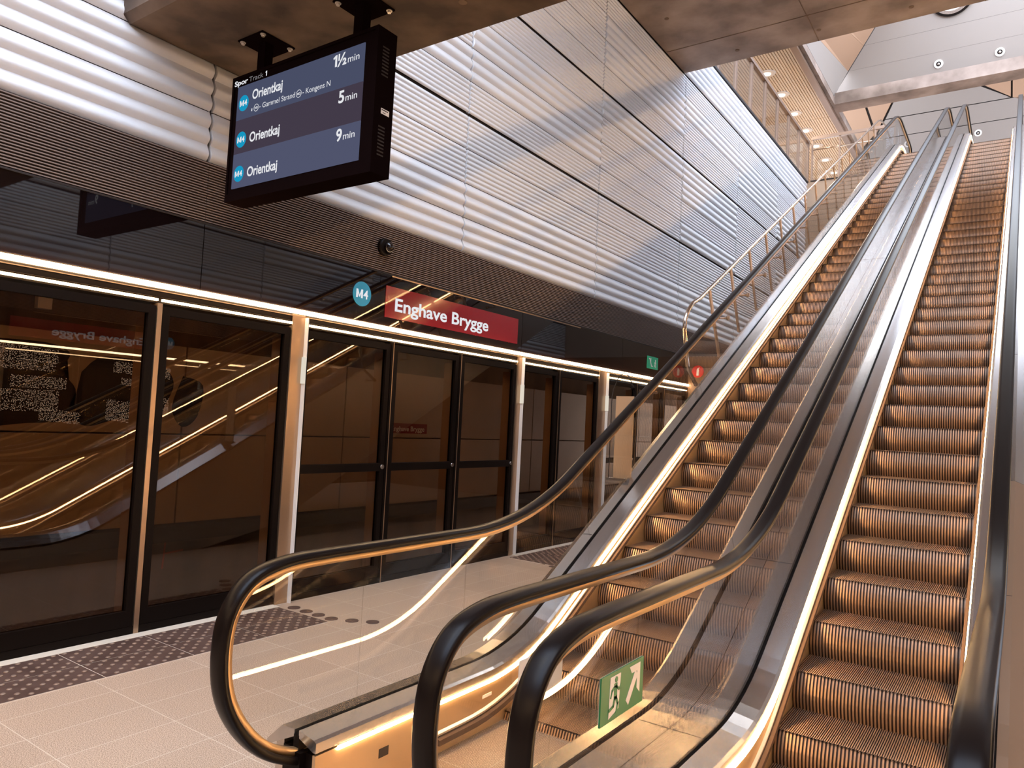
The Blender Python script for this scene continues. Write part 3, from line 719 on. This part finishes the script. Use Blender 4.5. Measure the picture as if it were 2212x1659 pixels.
# exit signs on the inner glass panes
def running_man(o3, xd, yd, sc, parent, mt):
    P = lambda l: [(a*sc, b*sc) for a, b in l]
    pol = [P(circ(0.03, 0.86, 0.075, 18)), P(bar2((0.0, 0.72), (0.0, 0.42), 0.17)), P(bar2((0.02, 0.70), (0.20, 0.58), 0.07)), P(bar2((0.20, 0.58), (0.30, 0.66), 0.06)),
           P(bar2((-0.04, 0.70), (-0.20, 0.62), 0.07)), P(bar2((-0.20, 0.62), (-0.26, 0.46), 0.06)), P(bar2((0.03, 0.42), (0.14, 0.24), 0.09)), P(bar2((0.14, 0.24), (0.08, 0.02), 0.08)),
           P(bar2((-0.03, 0.42), (-0.10, 0.22), 0.09)), P(bar2((-0.10, 0.22), (-0.32, 0.16), 0.08))]
    return flat2d('running_figure', pol, mt, parent, (o3, xd, yd), 0.0012)
def exit_sign(x, y0, z0, facing, label):
    t = thing('exit_sign', label, 'sign', (x, y0, z0), 'green exit signs on the inner escalator glass')
    w, h = 0.315, 0.154
    bm = NB(); bx(bm, x, x+0.006, y0, y0+w, z0, z0+h); obj('sign_plate', bm, M_green, t)
    bm = NB(); bx(bm, x-0.001, x-0.0002, y0, y0+w, z0, z0+h); obj('sign_back', bm, M_signwhite, t)
    fr = lambda a, b, k=.0005: (Vector((x+0.006+k, y0+a, z0+b)), Vector((0, 1, 0)), Vector((0, 0, 1)))
    flat2d('door_mark', [[(.055, .012), (.125, .030), (.135, .142), (.060, .142)]], M_signwhite, t, fr(0, 0), .0008)
    f = fr(.098, .018, .0014); running_man(f[0], f[1], f[2], .128, t, M_green)
    a = [(.180, .038), (.199, .018), (.262, .096), (.262, .060), (.286, .040), (.286, .142), (.202, .142), (.220, .118), (.246, .118)]
    flat2d('arrow', [[(.180, .038), (.199, .018), (.268, .104), (.249, .124)], [(.202, .142), (.220, .118), (.262, .118), (.286, .142)], [(.286, .142), (.262, .118), (.262, .060), (.286, .040)]], M_signwhite, t, fr(0, 0), .0008)
    return t
exit_sign(C2-.506+.0075, 2.125, .681, 1, 'green running man exit sign with arrow, on the right escalator glass, front seen')
exit_sign(C1+.506-.013, 2.150, .655, 1, 'exit sign seen from its pale side, behind the near handrail loop') if False else None
sb_ = thing('notice_plate', 'blank pale plate on the left escalator glass behind the near handrail loop', 'sign', (C1+.513, 2.16, .64))
bm = NB(); bx(bm, C1+.512, C1+.516, 2.165, 2.46, .645, .805); obj('plate', bm, M_signwhite, sb_)

# glass barrier with pale panel on the left deck
gb = thing('deck_barrier', 'small rounded glass barrier with tan panel standing on the left escalator deck', 'barrier', (-2.56, 5.25, 1.05))
yb = 5.26; zb = zc(yb, .3, .19)+.0
bm = NB(); pts = [(-2.68, zb-.01), (-2.49, zb-.01), (-2.49, zb+.66), (-2.53, zb+.80), (-2.575, zb+.845), (-2.62, zb+.82), (-2.675, zb+.68)]
prism(bm, [(a, yb, b) for a, b in pts], (0, .010, 0)); obj('glass_pane', bm, M_glass, gb)
bm = NB(); tube(bm, [(a, yb+.005, b) for a, b in [(-2.685, zb), (-2.685, zb+.66), (-2.675, zb+.72), (-2.63, zb+.82), (-2.585, zb+.85), (-2.55, zb+.83), (-2.50, zb+.74)]], .004, 6); obj('edge_trim', bm, M_dark, gb)
bm = NB(); bx(bm, -2.655, -2.50, yb+.02, yb+.03, zb+.0, zb+.665); obj('tan_panel', bm, mat('tan_panel', (0.72, 0.48, 0.30), 0.4), gb)
bm = NB(); bx(bm, -2.68, -2.50, yb-.05, yb+.04, zb-.0, zb+.018); 
for a in (-2.655, -2.525): cyl(bm, (a, yb-.03, zb+.018), (a, yb-.03, zb+.022), .008, 10)
obj('clamp', bm, M_steel, gb)

# guard rail beside the left escalator
gr = thing('guard_rail', 'steel guard rail on slanted posts rising along the left escalator', 'railing', (-2.8, 7, 2))
xr = -2.80
pz = lambda y, inc: (y-YN)*T+inc
nx, nz = -math.sin(TH), math.cos(TH)
npost = 17
for k in range(npost):
    by = 7.40+k*0.672; bz = pz(by, -.084)
    if k: 
        bm = NB(); prism(bm, [(xr-.009, by-.022, bz-.010), (xr+.009, by-.022, bz-.010), (xr+.009, by+.022, bz+.014), (xr-.009, by+.022, bz+.014)], (0, nx*.78, nz*.78))
        p = obj('post', bm, M_post, gr)
        bm = NB(); tube(bm, [(xr, by+nx*.77, bz+nz*.77-.0), (xr-.03, by+nx*.79-.02, bz+nz*.78), (xr-.01, by+nx*.815, bz+nz*.815)], .008, 8); obj('saddle', bm, M_post, p)
    for m_, nm in ((0.0, 'foot_arm'), (.455, 'glass_arm')):
        ay, az = by+nx*m_, bz+nz*m_
        if k == 0 and m_: continue
        bm = NB(); cyl(bm, (xr-.005, ay, az), (xr+.155, ay, az), .011, 10); cyl(bm, (xr+.150, ay, az), (xr+.172, ay, az), .026, 18); cyl(bm, (xr+.172, ay, az), (xr+.178, ay, az), .020, 18)
        obj(nm, bm, M_post, gr)
rp = []
y_b = 7.40; 
rp += [(xr, 7.40, pz(7.40, -.084)), (xr, 7.17, pz(7.17, .18)), (xr, 7.02, 2.66), (xr, 7.03, 2.76), (xr, 7.10, 2.86), (xr, 7.22, 2.955)]
y = 7.4
while y < 18.3: rp.append((xr, y, pz(y, .825))); y += 0.4
rp += [(xr, 18.4, pz(18.4, .82)), (xr, 18.7, pz(18.7, .775)), (xr, 19.0, pz(18.9, .74)), (xr, 19.4, pz(18.98, .75)), (xr, 20.3, pz(18.98, .75))]
bm = NB(); tube(bm, rp, .021, 12); obj('top_rail', bm, M_rail, gr)
bm = NB(); 
for k in range(0, npost-1): 
    pass
bm.free()
gg = NB(); pl = []
a0, a1 = 7.55, 18.2
prism(gg, [(xr+.180, a0, pz(a0, -.16)), (xr+.180, a1, pz(a1, -.16)), (xr+.180, a1, pz(a1, .50)), (xr+.180, a0, pz(a0, .50))], (.008, 0, 0)); gg.free()

# ================================================================== UPPER GALLERY
gs = thing('glass_screen', 'brown framed glass screen standing on top of the white ribbed wall', 'glass screen', (XL, 17, 8.97))
ys_ = [12.5+i*1.09 for i in range(9)]
for y in [21.8-i*1.09 for i in range(12)]:
    bm = NB(); bx(bm, XL-.05, XL+.0, y-.06, y-.035, 8.97, 10.14); bx(bm, XL-.05, XL+.0, y+.035, y+.06, 8.97, 10.14); bx(bm, XL-.045, XL-.01, y-.035, y+.035, 8.97, 10.14)
    obj('post', bm, M_wood, gs)
    bm = NB(); bx(bm, XL-.03, XL-.02, y-1.09+.06, y-.06, 9.0, 10.10); obj('glass_pane', bm, M_glass, gs)
bm = NB(); bx(bm, XL-.07, XL+.02, 9.8, 21.86, 10.12, 10.20); obj('top_rail', bm, M_wood, gs)
bm = NB(); bx(bm, XL-.06, XL+.01, 9.8, 21.86, 8.955, 9.0); obj('bottom_rail', bm, M_dark, gs)
bl = thing('landing_balustrade', 'glass balustrade across the head of the void by the left escalator top', 'balustrade', (-4, YE, 8.97))
for x in (-5.03, -4.30, -3.38, -2.9):
    bm = NB(); bx(bm, x-.02, x+.02, YE-.03, YE+.02, 8.97, 10.22); obj('post', bm, M_wood, bl)
bm = NB(); bx(bm, -5.05, -2.88, YE-.05, YE+.03, 10.20, 10.28); obj('top_rail', bm, M_wood, bl)
bm = NB(); cyl(bm, (-5.05, YE+.06, 9.93), (-2.88, YE+.06, 9.93), .02, 10); obj('grab_rail', bm, M_rail, bl)
for a, b in ((-5.00, -4.32), (-4.28, -3.40), (-3.36, -2.92)):
    bm = NB(); bx(bm, a, b, YE-.012, YE, 9.0, 10.18); obj('glass_pane', bm, M_glass, bl)
bm = NB(); bx(bm, -5.05, -2.88, YE-.06, YE+.03, 8.975, 9.0); obj('bottom_rail', bm, M_dark, bl)
# downlights in the soffit, ceiling spots on the roof plates
M_lamp = emis('lamp', (1, 0.86, 0.66), 6)
def downlight(x, y, lab):
    t = thing('downlight', lab, 'downlight', (x, y, 11.3), 'round downlights in the gallery soffit')
    bm = NB(); cyl(bm, (x, y, 11.285), (x, y, 11.30), .20, 24, .22); obj('trim_ring', bm, M_signwhite, t)
    bm = NB(); cyl(bm, (x, y, 11.278), (x, y, 11.286), .10, 20); obj('lamp_disc', bm, M_lamp, t)
    area((x, y, 11.27), .18, .18, 45, color=(1, .90, .76))
for i in range(8): downlight(-5.69, 19.39+i*1.432, 'round gallery soffit downlight, %s in the row from the slab beam' % ['first', 'second', 'third', 'fourth', 'fifth', 'sixth', 'seventh', 'eighth'][i])
def spot(p, lab):
    n = Vector((0, -1, -.5)).normalized(); p = Vector(p)
    t = thing('ceiling_spot', lab, 'spotlight', p, 'round ceiling spots on the slanted roof plates')
    bm = NB(); cyl(bm, p, p+n*.025, .115, 28); obj('white_ring', bm, M_white, t)
    bm = NB(); cyl(bm, p+n*.025, p+n*.032, .062, 20); obj('lens_cup', bm, M_black, t)
    bm = NB(); sphere(bm, p+n*.035, .038); obj('lens', bm, M_steel, t)
spot(pa(-2.01, 12.29), 'round spot on the roof plate above the slim beam, nearer the middle')
spot(pa(-0.575, 12.276), 'round spot on the roof plate above the slim beam, nearer the right frame edge')
spot(pb(-1.34, 12.579), 'round spot beneath the slim beam, beside the right escalator top')
cl = thing('round_skylight', 'round window with dark double ring and white glazing at the upper frame edge', 'round window', pa(-1.66, 13.72))
n = Vector((0, -1, -.5)).normalized(); p = Vector(pa(-1.66, 13.80))
bm = NB(); cyl(bm, p, p+n*.06, .54, 48); obj('outer_ring', bm, M_black, cl)
bm = NB(); cyl(bm, p+n*.06, p+n*.09, .48, 48); obj('inner_ring', bm, M_steel, cl)
bm = NB(); cyl(bm, p+n*.09, p+n*.10, .40, 48); obj('glazing', bm, M_white, cl)
u = Vector((1, 0, 0)); v = n.cross(u).normalized()
bm = NB()
for k in range(24):
    a = 2*math.pi*k/24; dd = u*math.cos(a)+v*math.sin(a); cyl(bm, p+n*.10+dd*.27, p+n*.10+dd*.36, .006, 6)
obj('glazing_bar', bm, M_dark, cl)

# ================================================================== SIGNS ON THE LEFT FASCIA (and their twins across the platform)
def station_signs(s, nm, where):
    x, d = side(s); Y = (lambda y: y) if s > 0 else (lambda y: CC-y); xd = Vector((0, d, 0)); zd = Vector((0, 0, 1))
    t = thing('station_sign', 'dark red station name sign %s' % where, 'sign', (x, Y(6.27), 2.75))
    bm = NB(); bx(bm, *sorted((x+d*.002, x+d*.006)), *sorted((Y(5.122), Y(7.43))), 2.598, 2.908); obj('sign_plate', bm, M_red, t)
    text('lettering', 'Enghave Brygge', M_text, t, (Vector((x+d*.007, Y(5.255), 2.675)), xd, zd), 1.56, 0.128, 0.022)
    t = thing('line_sign', 'round blue M4 line sign %s' % where, 'sign', (x, Y(4.81), 2.77))
    flat2d('disc', [circ(0, 0, .116, 40)], M_cyan, t, (Vector((x+d*.001, Y(4.81), 2.768)), xd, zd), .004)
    line_mark('lettering', M_text, t, Vector((x+d*.0052, Y(4.81), 2.727)), xd, zd, .082, .150, '4')
station_signs(1, 'left', 'on the black glass band above the barred doors')
station_signs(-1, 'right', 'on the opposite fascia, seen mirrored in the left glass')
t = thing('escalator_sign', 'small green sign with white escalator and walker symbols by the left handrail', 'sign', (XL, 11.5, 2.75))
bm = NB(); bx(bm, XL+.002, XL+.007, 11.272, 11.71, 2.648, 2.856); obj('sign_plate', bm, M_green2, t)
f0 = (Vector((XL+.0075, 11.272, 2.648)), Vector((0, 1, 0)), Vector((0, 0, 1)))
flat2d('escalator_symbol', [bar2((.07, .165), (.10, .165), .022), bar2((.10, .165), (.175, .045), .022), bar2((.175, .045), (.215, .045), .022), bar2((.14, .175), (.14, .125), .016)], M_signwhite, t, f0, .001)
flat2d('walker_symbol', [circ(.325, .150, .017, 14), bar2((.325, .13), (.315, .085), .028), bar2((.315, .085), (.345, .035), .016), bar2((.315, .085), (.285, .04), .016), bar2((.325, .125), (.355, .095), .011), bar2((.32, .125), (.285, .105), .011)], M_signwhite, t, f0, .001)
t = thing('fire_equipment_sign', 'round red sign with white extinguisher at the far end beneath the slats', 'sign', (XL+.25, 13.1, 2.74))
f0 = (Vector((XL+.19, 13.12, 2.745)), Vector((1, 0, 0)), Vector((0, 0, 1)))
flat2d('disc', [circ(0, 0, .115, 32)], M_redsign, t, f0, .004)
f0 = (Vector((XL+.19, 13.115, 2.745)), Vector((1, 0, 0)), Vector((0, 0, 1)))
flat2d('extinguisher_symbol', [[(-.022, -.075), (.022, -.075), (.022, .03), (.008, .055), (-.008, .055), (-.022, .03)], bar2((0, .055), (.03, .07), .012)], M_signwhite, t, f0, .001)
# dome camera on the slatted band
t = thing('dome_camera', 'black dome security camera on the slatted band above the blue round sign', 'camera', (XL, 5.06, 3.27))
bm = NB(); cyl(bm, (XL, 5.06, 3.27), (XL+.05, 5.06, 3.27), .085, 28, .078); obj('housing', bm, M_black, t)
bm = NB(); sphere(bm, (XL+.055, 5.07, 3.265), .055); obj('dome', bm, M_fascia, t, True)
# things beyond the left doors
XT = XL-3.57
t = thing('hanging_box', 'pale ribbed box hanging high beyond the left doors', 'box', (XT, 3.5, 2.6))
bm = NB(); bx(bm, XT+.02, XT+.10, 3.46, 3.60, 2.59, 2.78)
for i in range(9): bx(bm, XT+.10, XT+.104, 3.475, 3.585, 2.61+i*.018, 2.618+i*.018)
obj('casing', bm, M_white, t)
bm = NB(); tube(bm, [(XT+.06, 3.53, 2.78), (XT+.06, 3.54, 2.83), (XT+.03, 3.56, 2.90)], .004, 6); obj('cord', bm, M_white, t)
t = thing('platform_name_sign', 'small dark red name plate on the tunnel wall beyond the barred doors', 'sign', (XT, 9.4, 1.43))
bm = NB(); bx(bm, XT+.001, XT+.012, 8.95, 9.90, 1.345, 1.515); obj('sign_plate', bm, M_red, t)
text('lettering', 'Enghave Brygge', M_signwhite, t, (Vector((XT+.013, 9.0, 1.385)), Vector((0, 1, 0)), Vector((0, 0, 1))), .83, .082, .015)
# sprayed red mark on the lower concrete
t = thing('graffiti', 'orange red sprayed mark on the concrete beyond the second door leaf', 'graffiti', (XT-.12, 5.2, -.1))
fr = (Vector((XT-.119, 5.0, -.42)), Vector((0, 1, 0)), Vector((0, 0, 1)))
flat2d('paint', [bar2((.20, 0), (.22, .34), .022), bar2((.22, .34), (.52, .40), .020), bar2((.21, .18), (.46, .20), .020), bar2((.52, .40), (.50, .34), .016)], mat('spray', (0.5, 0.06, 0.01), 0.7), t, fr, .002)
# artwork: dark wings with dotted white feathers
art = thing('wall_artwork', 'dark wing shaped artwork with rows of tiny white dots beyond the left doors', 'artwork', (XT, 4, 1.8))
def blob(pts, m=4): return [tuple(v) for v in catmull([(a, b) for a, b in pts]+[pts[0]], m)[:-1]]
M_artd = mat('art_dark', (0.012, 0.006, 0.005), 0.6)
fr = (Vector((XT+.002, 0, 0)), Vector((0, 1, 0)), Vector((0, 0, 1)))
wings = [[(2.9, 2.22), (3.6, 2.24), (3.86, 2.15), (3.80, 1.95), (3.95, 1.75), (3.9, 1.55), (4.05, 1.42), (3.5, 1.36), (2.9, 1.38)],
         [(4.0, 1.95), (4.25, 2.15), (4.9, 2.10), (5.1, 1.9), (5.0, 1.6), (4.9, 1.36), (4.5, 1.44), (4.1, 1.34), (3.95, 1.5)],
         [(5.22, 2.0), (5.5, 1.9), (5.45, 1.5), (5.25, 1.36), (5.1, 1.6)]]
flat2d('wing', [blob(w) for w in wings], M_artd, art, fr, .004)
bm = NB(); rnd = random.Random(4)
for (a, b, c0, c1, slope) in ((2.9, 3.75, 2.06, 2.20, -.05), (2.9, 3.72, 1.93, 2.03, 0), (3.3, 3.85, 1.74, 1.86, 0), (2.9, 3.78, 1.48, 1.70, .02), (3.6, 4.02, 1.40, 1.52, -.1), (4.35, 5.05, 1.98, 2.10, -.05), (4.45, 4.95, 1.84, 1.92, -.06), (4.3, 4.75, 1.42, 1.66, -.1), (4.8, 5.05, 1.50, 1.70, 0)):
    y = a
    while y < b:
        z = c0
        while z < c1:
            if rnd.random() < 0.72:
                yy, zz = y+rnd.uniform(-.004, .004), z+slope*(y-a)+rnd.uniform(-.006, .006)
                hh = .0075; bx(bm, XT+.006, XT+.009, yy, yy+.005, zz, zz+hh)
            z += .0165
        y += .0115
o = obj('feather_dots', bm, emis('art_dots', (1, .93, .85), .8), art); o['kind'] = 'stuff'

# ================================================================== TRAIN DISPLAY
dp = thing('train_display', 'black hanging departure screen under the low concrete beam', 'display', (-4.02, 3.15, 4.27))
x0, x1, y0, y1, z0, z1 = -4.765, -3.275, 3.075, 3.238, 3.112, 4.035
bm = NB(); bx(bm, x0, x1, y0+.012, y1, z0, z1); bx(bm, x0, x1, y0, y0+.012, z0, z0+.055); bx(bm, x0, x1, y0, y0+.012, z1-.02, z1)
bx(bm, x0, x0+.02, y0, y0+.012, z0+.055, z1-.02); bx(bm, x1-.03, x1, y0, y0+.012, z0+.055, z1-.02)
body = obj('casing', bm, M_case, dp)
bm = NB()
for zc_ in (z1-.30, z0+.12):
    for k in range(9): bx(bm, x1, x1+.002, y0+.045, y0+.10, zc_+k*.022, zc_+.009+k*.022)
obj('vent_slots', bm, M_dark, body)
bm = NB(); bx(bm, x1, x1+.001, y0+.06, y0+.13, z0+.385, z0+.42); obj('type_label', bm, M_white, body)
bm = NB(); bx(bm, x1+.001, x1+.0015, y0+.065, y0+.12, z0+.408, z0+.414); bx(bm, x1+.001, x1+.0015, y0+.075, y0+.10, z0+.393, z0+.397); obj('label_print', bm, M_dark, body)
sx0, sx1 = -4.70, -3.395; sz0, sz1 = 3.205, 3.955
rows = [((0.065, 0.075, 0.130), sz1-.25, sz1), ((0.055, 0.043, 0.065), sz1-.50, sz1-.25), ((0.080, 0.088, 0.150), sz0, sz1-.50)]
for i, (c_, a, b) in enumerate(rows):
    box('screen_row', emis('screen_%d' % i, c_, 1.0), dp, sx0, sx1, y0+.006, y0+.012, a, b)
xd, zd = Vector((1, 0, 0)), Vector((0, 0, 1)); yt = y0+.005
M_cy_e = emis('screen_cyan', (0.01, 0.36, 0.62), 0.85)
text('heading', 'Spor', M_text, dp, (Vector((-4.735, y0-.0, 3.965)), xd, zd), .155, .036, .03)
text('heading', 'Track', emis('dim_text', (.45, .43, .45), .5), dp, (Vector((-4.565, y0-.0, 3.965)), xd, zd), .16, .036, 0)
one('heading', M_text, dp, Vector((-4.388, y0-.0, 3.965)), xd, zd, .036)
for i, (c_, a, b) in enumerate(rows):
    zc_ = (a+b)/2-.005+(0.008 if i == 0 else -.010)
    dd = flat2d('line_disc', [circ(0, 0, .058, 36)], M_cy_e, dp, (Vector((sx0+.080, yt, zc_-.01)), xd, zd), .001)
    line_mark('lettering', M_text, dp, Vector((sx0+.080, yt-.0015, zc_-.031)), xd, zd, .042, .084, '4')
    zt = (b-.125) if i == 0 else zc_-.045
    text('destination', 'Orientkaj', M_text, dp, (Vector((sx0+.178, yt, zt)), xd, zd), .335, .068, .022)
    mn = ('½', '5', '9')[i]
    if i == 0: one('minutes', M_text, dp, Vector((sx1-.300, yt, b-.098)), xd, zd, .078)
    text('minutes', mn, M_text, dp, (Vector((sx1-.160, yt, b-.098-(0 if i == 0 else .0))), xd, zd), (.085, .052, .052)[i], .078, .025, align='RIGHT')
    text('minutes_unit', 'min', M_text, dp, (Vector((sx1-.042, yt, b-.096)), xd, zd), .105, .045, .005, align='RIGHT')
zt = sz1-.212
text('stops_line', 'ı', M_text, dp, (Vector((sx0+.178, yt, zt)), xd, zd), .010, .030, 0)
for xx in (.232, .692):
    o3 = Vector((sx0+xx, yt, zt+.016)); ring = []
    for k in range(24):
        a0_, a1_ = 2*math.pi*k/24, 2*math.pi*(k+1)/24
        ring.append([(.027*math.cos(a0_), .027*math.sin(a0_)), (.024*math.cos(a0_), .024*math.sin(a0_)), (.024*math.cos(a1_), .024*math.sin(a1_)), (.027*math.cos(a1_), .027*math.sin(a1_))])
    flat2d('interchange_ring', ring, M_text, dp, (o3, xd, zd), .001)
    line_mark('interchange', M_text, dp, o3+Vector((0, 0, -.008)), xd, zd, .016, .032, '3')
text('stops_line', '- Gammel Strand', M_text, dp, (Vector((sx0+.268, yt, zt)), xd, zd), .385, .038, 0)
text('stops_line', '- Kongens N', M_text, dp, (Vector((sx0+.730, yt, zt)), xd, zd), .275, .038, 0)
for xm in (-4.512, -3.515):
    bm = NB(); bx(bm, xm-.04, xm+.04, 3.12, 3.19, z1, 4.262); h = obj('hanger', bm, M_case, dp)
    bm = NB(); bx(bm, xm-.14, xm+.14, 3.02, 3.30, 4.258, 4.269); obj('mounting_plate', bm, M_case, h)
    bm = NB()
    for a in (-.115, .115):
        for b in (-.115, .115): cyl(bm, (xm+a, 3.16+b, 4.240), (xm+a, 3.16+b, 4.258), .012, 8); cyl(bm, (xm+a, 3.16+b, 4.253), (xm+a, 3.16+b, 4.258), .020, 12)
    obj('bolt', bm, M_steel_r, h)

# ================================================================== ADDED WARM FILL LAMPS, UNSEEN BEHIND THE CAMERA
for (x, y) in ((-3.9, -5.0), (-1.2, -5.0), (1.5, -5.0), (-3.9, -8.0), (-1.2, -8.0), (1.5, -8.0)):
    t = thing('rear_fill_lamp', 'added square warm fill lamp, %s row, %s' % ('front' if y > -6 else 'rear', 'left' if x < -2 else 'right' if x > 0 else 'middle'), 'lamp', (x, y, 4.27), 'added warm fill lamps over the rear platform')
    bm = NB(); bx(bm, x-.3, x+.3, y-.3, y+.3, 4.22, 4.27); obj('housing', bm, M_white, t)
    area((x, y, 4.21), .55, .55, 70)
